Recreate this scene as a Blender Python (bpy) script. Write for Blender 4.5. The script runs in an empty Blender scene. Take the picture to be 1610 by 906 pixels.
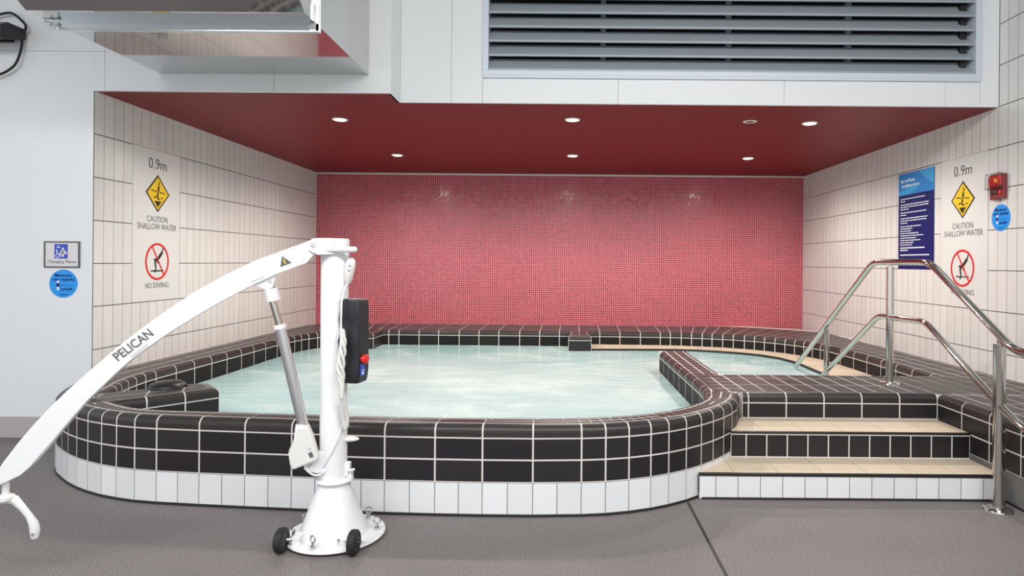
import bpy, math, random
from mathutils import Vector, Matrix
random.seed(4)
SC = bpy.context.scene
COL = SC.collection
R = math.radians

# ---------------------------------------------------------------- camera
cam = bpy.data.cameras.new('camera'); co = bpy.data.objects.new('camera', cam); COL.objects.link(co)
cam.sensor_fit = 'HORIZONTAL'; cam.sensor_width = 36.0
cam.lens = 1000.0 / 1610 * 36.0
cam.shift_x = (805 - 882.8) / 1610
cam.shift_y = (412.5 - 453) / 1610
cam.clip_start = 0.05
co.matrix_world = Matrix.Translation((0, 0, 1.243)) @ Matrix.Rotation(R(90), 4, 'X') @ Matrix.Rotation(0.0082, 4, 'Z')
SC.camera = co

# ---------------------------------------------------------------- world, lights, exposure
SC.view_settings.view_transform = 'Standard'; SC.view_settings.look = 'None'
SC.view_settings.gamma = 1.0; SC.view_settings.use_curve_mapping = False
SC.view_settings.exposure = 0.16
w = bpy.data.worlds.new('hall_daylight'); SC.world = w; w.use_nodes = True
bg = w.node_tree.nodes['Background']
bg.inputs['Color'].default_value = (0.93, 0.97, 1.0, 1); bg.inputs['Strength'].default_value = 1.12

def area(name, loc, rot, sx, sy, power, col=(1, 1, 1), spread=180):
    l = bpy.data.lights.new(name, 'AREA'); l.shape = 'RECTANGLE'; l.size = sx; l.size_y = sy
    l.energy = power; l.color = col; l.spread = R(spread)
    o = bpy.data.objects.new(name, l); COL.objects.link(o); o.location = loc; o.rotation_euler = rot
    return o
area('hall_fill', (-1.8, 0.4, 3.70), (R(20), 0, 0), 4.0, 1.2, 190, (1.0, 0.985, 0.96))  # pair of unseen fill lights, added to brighten the floor, fascia and front faces
area('hall_fill', (1.8, 0.2, 3.70), (R(20), 0, 0), 2.5, 1.2, 155, (1.0, 0.985, 0.96))

# ---------------------------------------------------------------- materials
def mat(name, col, rough=0.5, metal=0.0, spec=0.5, emit=None, estr=0.0):
    m = bpy.data.materials.new(name); m.use_nodes = True
    b = m.node_tree.nodes['Principled BSDF']
    b.inputs['Base Color'].default_value = (*col, 1); b.inputs['Roughness'].default_value = rough
    b.inputs['Metallic'].default_value = metal; b.inputs['Specular IOR Level'].default_value = spec
    if emit: b.inputs['Emission Color'].default_value = (*emit, 1); b.inputs['Emission Strength'].default_value = estr
    return m
class NT:
    def __init__(s, m): s.t = m.node_tree; s.b = s.t.nodes['Principled BSDF']
    def n(s, typ, **kw):
        nd = s.t.nodes.new(typ)
        for k, v in kw.items(): setattr(nd, k, v)
        return nd
    def l(s, a, b): s.t.links.new(a, b)
    def val(s, sock, x):
        if hasattr(x, 'is_output'): s.l(x, sock)
        else: sock.default_value = x
    def math(s, op, a, b=0.0, c=0.0):
        nd = s.n('ShaderNodeMath', operation=op)
        s.val(nd.inputs[0], a); s.val(nd.inputs[1], b); s.val(nd.inputs[2], c)
        return nd.outputs[0]
    def mix(s, fac, a, b):
        nd = s.n('ShaderNodeMix', data_type='RGBA')
        s.val(nd.inputs[0], fac)
        for i, x in ((6, a), (7, b)):
            if isinstance(x, tuple): x = (*x, 1)
            s.val(nd.inputs[i], x)
        return nd.outputs[2]
    def pos(s):
        g = s.n('ShaderNodeNewGeometry'); x = s.n('ShaderNodeSeparateXYZ'); s.l(g.outputs['Position'], x.inputs[0])
        return g, x.outputs
    def noise(s, vec, scale, detail=2, rough=.5):
        nd = s.n('ShaderNodeTexNoise'); nd.inputs['Scale'].default_value = scale
        nd.inputs['Detail'].default_value = detail; nd.inputs['Roughness'].default_value = rough
        if vec is not None: s.l(vec, nd.inputs['Vector'])
        return nd.outputs['Fac']
    def ramp(s, fac, a, b):
        nd = s.n('ShaderNodeMapRange'); s.val(nd.inputs[0], fac); nd.inputs[1].default_value = a; nd.inputs[2].default_value = b
        return nd.outputs[0]
    def bump(s, h, strength, dist):
        nd = s.n('ShaderNodeBump'); nd.inputs['Strength'].default_value = strength; nd.inputs['Distance'].default_value = dist
        s.l(h, nd.inputs['Height']); s.l(nd.outputs[0], s.b.inputs['Normal'])
    def grid(s, c, off, wd, gw):       # 1 on the joint lines
        f = s.math('FRACT', s.math('DIVIDE', s.math('SUBTRACT', c, off), wd))
        d = s.math('ABSOLUTE', s.math('SUBTRACT', f, 0.5))
        return s.math('GREATER_THAN', d, 0.5 - gw / (2 * wd)), s.math('FLOOR', s.math('DIVIDE', s.math('SUBTRACT', c, off), wd))

def tall_tile(name, yoff):
    m = mat(name, (.72, .70, .675), .22); t = NT(m); g, p = t.pos()
    mv, iv = t.grid(p[1], yoff, .1, .0042); mh, ih = t.grid(p[2], 2.108, .3, .0062)
    cmb = t.n('ShaderNodeCombineXYZ'); t.l(iv, cmb.inputs[0]); t.l(ih, cmb.inputs[1])
    wn = t.n('ShaderNodeTexWhiteNoise', noise_dimensions='2D'); t.l(cmb.outputs[0], wn.inputs['Vector'])
    tile = t.mix(wn.outputs['Value'], (.75, .735, .715), (.80, .785, .765))
    c = t.mix(mv, tile, (.25, .235, .22)); c = t.mix(mh, c, (.075, .065, .06))
    t.l(c, t.b.inputs['Base Color'])
    mm = t.math('MAXIMUM', mv, mh)
    t.l(t.math('ADD', t.math('MULTIPLY', mm, .6), .2), t.b.inputs['Roughness'])
    t.bump(t.math('SUBTRACT', 1.0, mm), .5, .002)
    return m
M = {}
M['tile_left'] = tall_tile('white_tall_tile', 4.40)
M['tile_right'] = tall_tile('white_tall_tile_b', 4.655)
def mosaic():
    m = mat('red_mosaic', (.4, .03, .05), .25); t = NT(m); g, p = t.pos()
    W = .0272
    mv, iv = t.grid(p[0], 0, W, .0037); mh, ih = t.grid(p[2], 0.012, W, .0037)
    cmb = t.n('ShaderNodeCombineXYZ'); t.l(iv, cmb.inputs[0]); t.l(ih, cmb.inputs[1])
    wn = t.n('ShaderNodeTexWhiteNoise', noise_dimensions='2D'); t.l(cmb.outputs[0], wn.inputs['Vector'])
    tile = t.mix(wn.outputs['Value'], (.29, .009, .028), (.52, .032, .075))
    mm = t.math('MAXIMUM', mv, mh)
    t.l(t.mix(mm, tile, (.86, .44, .46)), t.b.inputs['Base Color'])
    t.l(t.math('ADD', t.math('MULTIPLY', mm, .5), .16), t.b.inputs['Roughness'])
    t.b.inputs['Specular IOR Level'].default_value = .7
    sub = t.n('ShaderNodeVectorMath', operation='SUBTRACT'); t.l(wn.outputs['Color'], sub.inputs[0]); sub.inputs[1].default_value = (.5, .5, .5)
    sc = t.n('ShaderNodeVectorMath', operation='SCALE'); t.l(sub.outputs[0], sc.inputs[0]); sc.inputs['Scale'].default_value = .06
    ad = t.n('ShaderNodeVectorMath', operation='ADD'); t.l(sc.outputs[0], ad.inputs[0]); t.l(g.outputs['Normal'], ad.inputs[1])
    no = t.n('ShaderNodeVectorMath', operation='NORMALIZE'); t.l(ad.outputs[0], no.inputs[0]); t.l(no.outputs[0], t.b.inputs['Normal'])
    return m
M['mosaic'] = mosaic()
def island(name, a, b, rough, spec=.5, fine=0.0):
    m = mat(name, a, rough, spec=spec); t = NT(m); g = t.n('ShaderNodeNewGeometry')
    c = t.mix(g.outputs['Random Per Island'], a, b)
    if fine:
        nz = t.noise(g.outputs['Position'], 90, 3)
        c = t.mix(t.math('MULTIPLY', nz, fine), c, (min(1, a[0] * 2.2), min(1, a[1] * 2.2), min(1, a[2] * 2.2)))
    t.l(c, t.b.inputs['Base Color'])
    return m
M['black_tile'] = island('black_tile', (.013, .0115, .0135), (.023, .020, .022), .40, .38)
M['coping_tile'] = island('dark_coping_tile', (.022, .018, .018), (.032, .026, .025), .40, .45, .2)
M['white_tile'] = island('white_tile', (.76, .77, .79), (.83, .84, .86), .25)
M['beige_tile'] = island('beige_tile', (.64, .52, .39), (.74, .61, .47), .5, .3, .12)
M['inner_tile'] = island('wet_black_tile', (.013, .0125, .0135), (.022, .021, .021), .5, .12)
M['grout_light'] = mat('light_grout', (.70, .66, .64), .8)
M['grout_grey'] = mat('grey_grout', (.16, .155, .15), .8)
M['grout_beige'] = mat('beige_grout', (.42, .36, .30), .8)
M['seal'] = mat('dark_sealant', (.02, .018, .018), .5)
def floor_m():
    m = mat('speckled_floor', (.15, .13, .13), .62); t = NT(m); g, p = t.pos()
    n1 = t.noise(g.outputs['Position'], 230, 2, .6); n2 = t.noise(g.outputs['Position'], 2.2, 4, .6); n3 = t.noise(g.outputs['Position'], 95, 2, .6)
    a = t.mix(t.ramp(n1, .35, .68), (.095, .084, .084), (.29, .265, .26))
    a = t.mix(t.math('MULTIPLY', t.ramp(n3, .45, .75), .45), a, (.36, .33, .32))
    a = t.mix(t.math('MULTIPLY', t.ramp(n2, .3, .7), .3), a, (.13, .11, .108))
    t.l(a, t.b.inputs['Base Color']); t.bump(n1, .25, .002)
    return m
M['floor'] = floor_m()

M['wall_white'] = mat('white_wall_panel', (.80, .82, .84), .45, spec=.35)
M['red_paint'] = mat('red_soffit_paint', (.205, .012, .014), .5, spec=.25)
M['hall_ceiling'] = mat('hall_ceiling_paint', (.42, .43, .44), .6)
M['skirt'] = mat('grey_skirting', (.46, .43, .42), .45)
M['white_paint'] = mat('white_powder_coat', (.82, .83, .85), .28)
M['offwhite'] = mat('offwhite_plastic', (.78, .77, .75), .4)
M['chrome'] = mat('polished_steel', (.60, .575, .53), .10, 1.0)
M['alu'] = mat('anodised_aluminium', (.72, .73, .75), .32, 1.0)
M['duct'] = mat('stainless_sheet', (.60, .60, .60), .07, 1.0)
M['duct_rim'] = mat('galvanised_rim', (.72, .78, .82), .22, 1.0)
M['louvre'] = mat('grey_louvre_paint', (.34, .385, .43), .32, spec=.5)
M['louvre_frame'] = mat('louvre_frame_paint', (.62, .68, .76), .35)
M['dark'] = mat('dark_cavity', (.006, .009, .013), .8)
M['black'] = mat('black_plastic', (.008, .008, .009), .4)
M['bag'] = mat('black_vinyl', (.014, .015, .020), .42)
M['rubber'] = mat('black_rubber', (.012, .012, .012), .65)
M['red'] = mat('red_plastic', (.75, .02, .02), .35)
M['ink'] = mat('black_ink', (.015, .015, .017), .6)
M['grey_ink'] = mat('grey_ink', (.12, .12, .13), .6)
M['pale_ink'] = mat('pale_grey_ink', (.50, .51, .53), .6)
M['yellow'] = mat('sign_yellow', (.86, .58, .02), .45)
M['sign_red'] = mat('sign_red', (.70, .02, .02), .45)
M['sign_white'] = mat('sign_plate', (.76, .755, .74), .4)
M['navy'] = mat('poster_navy', (.006, .013, .13), .45, spec=.25)
M['cyan'] = mat('poster_blue', (.015, .24, .66), .35)
M['cyan2'] = mat('poster_pale_blue', (.04, .38, .78), .35)
M['sticker'] = mat('sticker_blue', (.008, .30, .86), .4)
M['icon_blue'] = mat('icon_blue', (.035, .07, .52), .4)
M['paper'] = mat('white_ink', (.85, .86, .88), .5)
M['sign_grey'] = mat('sign_pale_grey', (.72, .70, .72), .4)
M['alarm_dark'] = mat('alarm_maroon', (.22, .03, .03), .4)
M['amber'] = mat('amber_lens', (.9, .45, .05), .3, emit=(1, .45, .1), estr=.15)
M['lamp'] = mat('downlight_lens', (1, .9, .8), .4, emit=(1, .86, .70), estr=32)
M['lamp_rim'] = mat('downlight_rim', (.85, .82, .78), .35)
def clear():
    m = mat('clear_plastic', (.95, .95, .95), .05); b = m.node_tree.nodes['Principled BSDF']
    b.inputs['Transmission Weight'].default_value = 1.0; b.inputs['IOR'].default_value = 1.25
    return m
M['clear'] = clear()
def water_m():
    m = mat('spa_water', (.5, .7, .7), .12); t = NT(m); g, p = t.pos()
    mp = t.n('ShaderNodeMapping'); mp.inputs['Scale'].default_value = (.55, 1.0, 1.0); t.l(g.outputs['Position'], mp.inputs[0])
    wp = t.n('ShaderNodeTexNoise'); wp.inputs['Scale'].default_value = 1.4; wp.inputs['Detail'].default_value = 3; t.l(mp.outputs[0], wp.inputs['Vector'])
    ad = t.n('ShaderNodeVectorMath', operation='MULTIPLY_ADD'); t.l(wp.outputs['Color'], ad.inputs[0]); ad.inputs[1].default_value = (.5, .5, 0); t.l(mp.outputs[0], ad.inputs[2])
    n1 = t.noise(ad.outputs[0], 2.2, 6, .62); n2 = t.noise(ad.outputs[0], 9, 5, .65)
    c = t.mix(t.ramp(t.noise(ad.outputs[0], 1.1, 3), .3, .7), (.42, .68, .695), (.54, .77, .775))
    foam = t.math('MULTIPLY', t.ramp(n1, .45, .70), t.ramp(n2, .15, .70))
    c = t.mix(t.math('MULTIPLY', foam, .6), c, (.78, .83, .82))
    t.l(c, t.b.inputs['Base Color'])
    t.l(t.math('ADD', t.math('MULTIPLY', foam, .4), .10), t.b.inputs['Roughness'])
    t.bump(t.math('ADD', n1, t.math('MULTIPLY', n2, .4)), .22, .05)
    t.b.inputs['IOR'].default_value = 1.33
    return m
M['water'] = water_m()

# ---------------------------------------------------------------- helpers
class MB:
    def __init__(s): s.v = []; s.f = []
    def add(s, vs, fs):
        k = len(s.v); s.v += [tuple(x) for x in vs]; s.f += [tuple(i + k for i in f) for f in fs]; return s
    def box(s, a, b, mtx=None):
        (x0, y0, z0), (x1, y1, z1) = a, b
        vs = [(x0,y0,z0),(x1,y0,z0),(x1,y1,z0),(x0,y1,z0),(x0,y0,z1),(x1,y0,z1),(x1,y1,z1),(x0,y1,z1)]
        if mtx is not None: vs = [mtx @ Vector(v) for v in vs]
        return s.add(vs, [(3,2,1,0),(4,5,6,7),(0,1,5,4),(1,2,6,5),(2,3,7,6),(3,0,4,7)])
    def quadpatch(s, rows):            # rows of points
        n = len(rows[0]); vs = [p for r in rows for p in r]
        return s.add(vs, [(i*n+j, i*n+j+1, (i+1)*n+j+1, (i+1)*n+j) for i in range(len(rows)-1) for j in range(n-1)])
    def ring(s, rings, caps=True, closed=False):
        n = len(rings[0]); vs = [p for r in rings for p in r]; fs = []
        m = len(rings)
        for i in range(m if closed else m - 1):
            a, b = i * n, ((i + 1) % m) * n
            for j in range(n): fs.append((a + j, a + (j+1) % n, b + (j+1) % n, b + j))
        if caps and not closed: fs += [tuple(reversed(range(n))), tuple((m-1)*n + j for j in range(n))]
        return s.add(vs, fs)
    def tube(s, pts, r, n=16, caps=True, closed=False):
        pts = [Vector(p) for p in pts]; rings = []; up = None; m = len(pts)
        for i, p in enumerate(pts):
            if closed: t = (pts[(i+1) % m] - pts[i-1]).normalized()
            else: t = (pts[min(i+1, m-1)] - pts[max(i-1, 0)]).normalized()
            if up is None:
                up = Vector((0,0,1)) if abs(t.z) < .9 else Vector((0,1,0))
            a = t.cross(up).normalized(); b = a.cross(t).normalized(); up = b
            rr = r[i] if isinstance(r, (list, tuple)) else r
            rings.append([p + (a*math.cos(2*math.pi*k/n) + b*math.sin(2*math.pi*k/n)) * rr for k in range(n)])
        return s.ring(rings, caps, closed)
    def lathe(s, prof, o=(0,0,0), n=40, axis='Z'):
        o = Vector(o); rings = []
        for r, z in prof:
            rg = []
            for k in range(n):
                a = 2*math.pi*k/n; c, d = r*math.cos(a), r*math.sin(a)
                rg.append(o + Vector({'Z': (c,d,z), 'X': (z,c,d), 'Y': (d,z,c)}[axis]))
            rings.append(rg)
        return s.ring(rings)
    def prism(s, poly, mtx, t0, t1):   # polygon in local xy extruded along local z
        a = [mtx @ Vector((x, y, t0)) for x, y in poly]; b = [mtx @ Vector((x, y, t1)) for x, y in poly]
        return s.ring([a, b])
    def sphere(s, o, rx, ry, rz, n=20, m=12, top=False):
        rings = []; o = Vector(o)
        for i in range(m + 1):
            th = (math.pi/2 if top else math.pi) * i / m
            rr = max(math.sin(th), 1e-3)
            rings.append([o + Vector((rx*rr*math.cos(2*math.pi*k/n), ry*rr*math.sin(2*math.pi*k/n), rz*math.cos(th))) for k in range(n)])
        return s.ring(rings)
    def build(s, name, material, parent=None, smooth=False, bevel=0, seg=2, solid=0):
        me = bpy.data.meshes.new(name); me.from_pydata(s.v, [], s.f); me.update()
        import bmesh
        bm = bmesh.new(); bm.from_mesh(me); bmesh.ops.recalc_face_normals(bm, faces=bm.faces[:]); bm.to_mesh(me); bm.free()
        if isinstance(material, str): material = M[material]
        me.materials.append(material)
        o = bpy.data.objects.new(name, me); COL.objects.link(o)
        if parent: o.parent = parent
        if smooth:
            for p in me.polygons: p.use_smooth = True
            me.set_sharp_from_angle(angle=R(40))
        if solid:
            md = o.modifiers.new('solid', 'SOLIDIFY'); md.thickness = solid; md.offset = 0
        if bevel:
            md = o.modifiers.new('bevel', 'BEVEL'); md.width = bevel; md.segments = seg; md.limit_method = 'ANGLE'; md.angle_limit = R(40)
        return o
def struct(o, kind='structure'): o['kind'] = kind; return o
def tag(o, label, cat, group=None):
    o['label'] = label; o['category'] = cat
    if group: o['group'] = group
    return o
def empty(name, loc=(0,0,0), rz=0):
    o = bpy.data.objects.new(name, None); COL.objects.link(o); o.location = loc; o.rotation_euler = (0,0,rz); o.empty_display_size = .1
    return o
def frame(o, right, up):
    r, u = Vector(right).normalized(), Vector(up).normalized(); n = r.cross(u)
    return Matrix(((r.x,u.x,n.x,o[0]),(r.y,u.y,n.y,o[1]),(r.z,u.z,n.z,o[2]),(0,0,0,1)))
I4 = Matrix.Identity(4)
def text(body, size, x, y, material, name, parent, z=.002, width=None, rot=0, bold=0, align='CENTER', lift=.0006):
    cu = bpy.data.curves.new('t', 'FONT'); cu.body = body; cu.size = size; cu.align_x = align; cu.align_y = 'CENTER'
    cu.extrude = lift; cu.offset = bold; cu.resolution_u = 3
    to = bpy.data.objects.new('t', cu); COL.objects.link(to)
    bpy.context.view_layer.update()
    dg = bpy.context.evaluated_depsgraph_get()
    me = bpy.data.meshes.new_from_object(to.evaluated_get(dg)); bpy.data.objects.remove(to)
    xs = [v.co.x for v in me.vertices]; wd = max(xs) - min(xs)
    k = width / wd if width else 1
    mt = Matrix.Translation((x, y, z)) @ Matrix.Rotation(rot, 4, 'Z') @ Matrix.Diagonal((k, 1, 1, 1))
    me.transform(mt); me.materials.clear(); me.materials.append(M[material])
    o = bpy.data.objects.new(name, me); COL.objects.link(o); o.parent = parent
    return o
def circle(cx, cy, r, n=48): return [(cx + r*math.cos(2*math.pi*k/n), cy + r*math.sin(2*math.pi*k/n)) for k in range(n)]
def annulus(mb, cx, cy, r0, r1, z0, z1, n=48):
    rings = []
    for k in range(n):
        a = 2*math.pi*k/n; c, s_ = math.cos(a), math.sin(a)
        rings.append([Vector((cx+r*c, cy+r*s_, z)) for r, z in ((r0,z0),(r1,z0),(r1,z1),(r0,z1))])
    return mb.ring(rings, closed=True)
def stroke(mb, p, q, wd, z0, z1):
    p, q = Vector(p), Vector(q); d = (q - p).normalized(); nn = Vector((-d.y, d.x)) * wd / 2
    return mb.prism([p+nn, p-nn, q-nn, q+nn], I4, z0, z1)

# ---------------------------------------------------------------- room
XL, XR, YF, YF2, YB, ZC, ZT = -3.242, 3.19, 4.40, 4.65, 8.40, 2.403, 4.4
b = MB(); b.box((-8, -5, -.08), (XR + .1, YB, 0)); struct(b.build('floor', 'floor'))
b = MB(); b.box((.660, -5, -.001), (.674, 3.30, .0012)); struct(b.build('trim_1', 'seal'))
b = MB(); b.box((XL - .1, YF + .032, 0), (XL, YB, ZC)); b.box((XL - .0008, YF + .002, 0), (XL, YF + .032, ZC)); struct(b.build('wall_left', 'tile_left'))
b = MB(); b.box((XR, -3.0, 0), (XR + .1, YB, ZT)); struct(b.build('wall_right', 'tile_right'))
b = MB(); b.box((XL - .1, YB, 0), (XR + .1, YB + .1, ZC)); struct(b.build('wall_back', 'mosaic'))
b = MB(); b.box((XL - .1, YF + .02, ZC), (-1.196, YB + .1, ZC + .05)); b.box((-1.196, YF2 + .02, ZC), (XR + .05, YB + .1, ZC + .05))
struct(b.build('ceiling', 'red_paint'))
b = MB(); b.box((-8, -3, 3.76), (XR, YF, 3.82)); struct(b.build('ceiling', 'hall_ceiling'))
# white panelled front wall and the fascia above the alcove
b = MB(); g = .0010
def pan(x0, x1, z0, z1, y): b.box((x0 + g, y, z0 + g), (x1 - g, y + .02, z1 - g))
b.box((-8, YF, 0), (XL - g, YF + .02, 2.675)); pan(-8, -3.17, 2.676, ZT, YF)
b.box((XL - g, YF, ZC), (-3.171, YF + .02, 2.675))
pan(-3.17, -2.0, ZC, ZT, YF); pan(-2.0, -1.19, ZC, ZT, YF)
b.box((-1.21, YF + .02, ZC), (-1.19, YF2 + .02, ZT))
pan(-1.19, -.817, ZC, ZT, YF2); pan(-.817, -.587, ZC, ZT, YF2)
for x0, x1 in ((-.587, .404), (.404, 1.618), (1.618, 2.80), (2.80, 3.05)): pan(x0, x1, ZC, 2.585, YF2)
pan(3.05, XR, ZC, ZT, YF2); pan(-.587, 3.05, 3.72, ZT, YF2)
struct(b.build('wall_front', 'wall_white', bevel=.0012, seg=1))
b = MB(); b.box((-8, YF + .021, 0), (XL - .003, YF + .03, ZT)); b.box((XL, YF + .021, ZC + .05), (-1.215, YF + .03, ZT))
b.box((-1.19, YF2 + .021, ZC + .05), (-.587, YF2 + .03, ZT)); b.box((-.587, YF2 + .021, ZC + .05), (XR, YF2 + .03, 2.585))
struct(b.build('trim_2', 'wall_white'))
b = MB(); b.box((-8, YF - .014, 0), (XL - .02, YF, .146)); struct(b.build('baseboard_left', 'skirt', bevel=.003))
b = MB(); b.box((XL, YB - .004, ZC - .018), (XR, YB, ZC)); struct(b.build('trim_3', 'sign_white'))
b = MB(); b.box((XL - .002, YF - .001, 0), (XL + .001, YF + .004, ZC)); b.box((XR - .003, YF2 - .004, ZC), (XR, YF2, ZT)); struct(b.build('trim_4', 'grout_grey'))

# ---------------------------------------------------------------- spa pool
TF = .44
def top(y): return .445 - .006 * (y - 3.1)          # the deck falls gently towards the back wall
def fall(mb):
    mb.v = [(x, y, z * top(y) / TF) for x, y, z in mb.v]; return mb
def dense(pts, step=.01):
    P = [Vector(p) for p in pts]; out = []
    for i in range(len(P) - 1):
        p0 = P[i-1] if i else P[0]*2 - P[1]; p1, p2 = P[i], P[i+1]; p3 = P[i+2] if i + 2 < len(P) else P[-1]*2 - P[-2]
        def tj(ti, a, c): return ti + max((c - a).length, 1e-6) ** .5
        t0 = 0; t1 = tj(t0, p0, p1); t2 = tj(t1, p1, p2); t3 = tj(t2, p2, p3)
        n = max(2, int((p2 - p1).length / step))
        for k in range(n):
            t = t1 + (t2 - t1) * k / n
            a1 = p0*((t1-t)/(t1-t0)) + p1*((t-t0)/(t1-t0)); a2 = p1*((t2-t)/(t2-t1)) + p2*((t-t1)/(t2-t1)); a3 = p2*((t3-t)/(t3-t2)) + p3*((t-t2)/(t3-t2))
            b1 = a1*((t2-t)/(t2-t0)) + a2*((t-t0)/(t2-t0)); b2 = a2*((t3-t)/(t3-t1)) + a3*((t-t1)/(t3-t1))
            out.append(b1*((t2-t)/(t2-t1)) + b2*((t-t1)/(t2-t1)))
    return out + [P[-1]]
def bounds(path, L=.24, S=.12, ang=5.0):
    cum = [0]
    for i in range(1, len(path)): cum.append(cum[-1] + (path[i] - path[i-1]).length)
    def idx(s_):
        import bisect
        return min(max(bisect.bisect_left(cum, s_), 0), len(path) - 1)
    def tan(i): return (path[min(i+5, len(path)-1)] - path[max(i-5, 0)]).normalized()
    out = [0]; s_ = 0; wide = []
    while s_ < cum[-1] - .03:
        i, j = idx(s_), idx(s_ + L)
        a = abs(tan(i).angle_signed(tan(j))) if i != j else 0
        st = S if a > R(ang) else L
        if cum[-1] - s_ < st * 1.35: st = cum[-1] - s_
        s_ += st; out.append(idx(s_)); wide.append(st)
    return [path[i] for i in out], wide
def normals(P, side):
    N = []
    for i in range(len(P)):
        ts = []
        if i: ts.append((P[i] - P[i-1]).normalized())
        if i < len(P) - 1: ts.append((P[i+1] - P[i]).normalized())
        ns = [Vector((-t.y, t.x)) * side for t in ts]
        n = sum(ns, Vector((0, 0))).normalized()
        N.append(n / max(n.dot(ns[0]), .35))
    return N
BW = .042                                             # width of the bullnose tile on top
def bull(t0=0.0, w_=BW):
    r = .034; pts = [(0, .382), (0, TF - r)]
    for k in range(1, 6):
        a = math.pi/2 * k / 5; pts.append((r - r*math.cos(a), TF - r + r*math.sin(a)))
    pts.append((w_, TF)); return pts
HG = .0036
def tiles(mb, P, N, prof, half=False, cut=None, g_=.0042):
    for i in range(len(P) - 1):
        segs = [(0, 1)]
        if half and (P[i+1] - P[i]).length > .17: segs = [(0, .5), (.5, 1)]
        for a, c in segs:
            A, B = P[i].lerp(P[i+1], a), P[i].lerp(P[i+1], c); NA, NB = N[i].lerp(N[i+1], a), N[i].lerp(N[i+1], c)
            ra, rb = [], []
            for o_, z in prof:
                p, q = A + NA*o_, B + NB*o_; d = (q - p)
                if d.length < 2.5*g_: break
                d = d.normalized() * g_; p = p + d; q = q - d
                ra.append((p.x, p.y, z)); rb.append((q.x, q.y, z))
            if len(ra) > 1: mb.quadpatch([ra, rb])
def body(mb, P, N, w_, z0, z1, e=.0001):
    r = .034
    prof = [(e, z0), (e, z1 - r)] + [(e + r - r*math.cos(math.pi/2*k/5), z1 - r + r*math.sin(math.pi/2*k/5) - e) for k in range(1, 6)] + [(w_, z1 - e), (w_, z0)] if z1 > .4 else [(e, z0), (e, z1), (w_, z1), (w_, z0)]
    mb.ring([[((P[i] + N[i]*o_).x, (P[i] + N[i]*o_).y, z) for o_, z in prof] for i in range(len(P))])
V2 = lambda l: [Vector(p) for p in l]

outer = dense(V2([(-3.27, 4.40), (-3.12, 4.03), (-2.965, 3.735), (-2.80, 3.575), (-2.63, 3.445), (-2.41, 3.325), (-2.17, 3.245), (-1.95, 3.212), (-1.55, 3.172),
    (-.9, 3.117), (-.35, 3.095), (0, 3.10), (.235, 3.125), (.467, 3.2), (.683, 3.33), (.89, 3.53), (1.03, 3.73), (1.115, 3.955)]))
inner = dense(V2([(.912, 5.88), (.916, 4.9), (.92, 4.3), (.912, 4.06), (.85, 3.80), (.744, 3.63), (.599, 3.483), (.43, 3.385), (.26, 3.327), (0, 3.282), (-.4, 3.272), (-.8, 3.28), (-1.75, 3.362),
    (-2.05, 3.385), (-2.25, 3.425), (-2.46, 3.545), (-2.66, 3.70), (-2.735, 3.80), (-2.775, 3.95), (-2.87, 4.2), (-2.92, 4.5), (-2.92, 5.25), (-2.91, 5.8), (-2.90, 6.6),
    (-2.82, 7.1), (-2.55, 7.46), (-2.15, 7.58), (-1.5, 7.59), (0, 7.585), (.86, 7.56), (1.5, 7.50), (2.08, 7.28), (2.48, 6.92), (2.66, 6.55), (2.72, 6.1), (2.745, 5.4), (2.745, 4.62)]))
PO, _ = bounds(outer); NO = normals(PO, 1)            # outer kerb: the pool lies to the left of travel
PI_, _ = bounds(inner); NI = normals(PI_, 1)          # inner edge: the wall lies to the left of travel
def side_sign(P, target):                             # which side of the first segment a point lies on
    t = (P[1] - P[0]); d = Vector(target) - P[0]
    return 1 if t.x*d.y - t.y*d.x > 0 else -1
NO = normals(PO, side_sign(PO[12:], (0, 5))); NI = normals(PI_, side_sign(PI_[2:], (1.1, 5.2)))

pool = tag(empty('spa_pool', (0, 3.1, 0)), 'large raised spa pool with black tiled kerb over a white tiled band', 'spa pool')
def pp(mb, name, m, parent=None, **k):                # a part of the pool (meshes are written in room coordinates)
    fall(mb); o = mb.build(name, m, None, **k); o.parent = parent or pool
    if not parent: o.location = (0, -3.1, 0)
    return o
def hit(p, n, poly):                                  # distance along n to a polyline
    best = 9
    for i in range(len(poly) - 1):
        a, c = poly[i], poly[i+1]; e = c - a; den = n.x*e.y - n.y*e.x
        if abs(den) < 1e-9: continue
        t = ((a.x-p.x)*e.y - (a.y-p.y)*e.x) / den; u = ((a.x-p.x)*n.y - (a.y-p.y)*n.x) / den
        if t > .01 and -.001 <= u <= 1.001: best = min(best, t)
    return best
# outer wall
ob = MB(); body(ob, PO, NO, .082, .165, TF); ow = pp(ob, 'outer_wall', 'grout_light')
ob = MB(); body(ob, PO, NO, .08, 0, .1655, e=.0002); pp(ob, 'plinth', 'grout_grey')
t = MB(); tiles(t, PO, NO, [(0, .1695), (0, .270)]); tiles(t, PO, NO, [(0, .278), (0, .375)]); pp(t, 'black_tile_band', 'black_tile', solid=.0005)
t = MB(); tiles(t, PO, NO, [(0, .014), (0, .1625)], half=True, g_=.002); pp(t, 'white_tile_band', 'white_tile', solid=.0005)
t = MB(); body(t, PO, NO, .02, 0, .012, e=-.003); pp(t, 'base_seal', 'seal')
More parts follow.
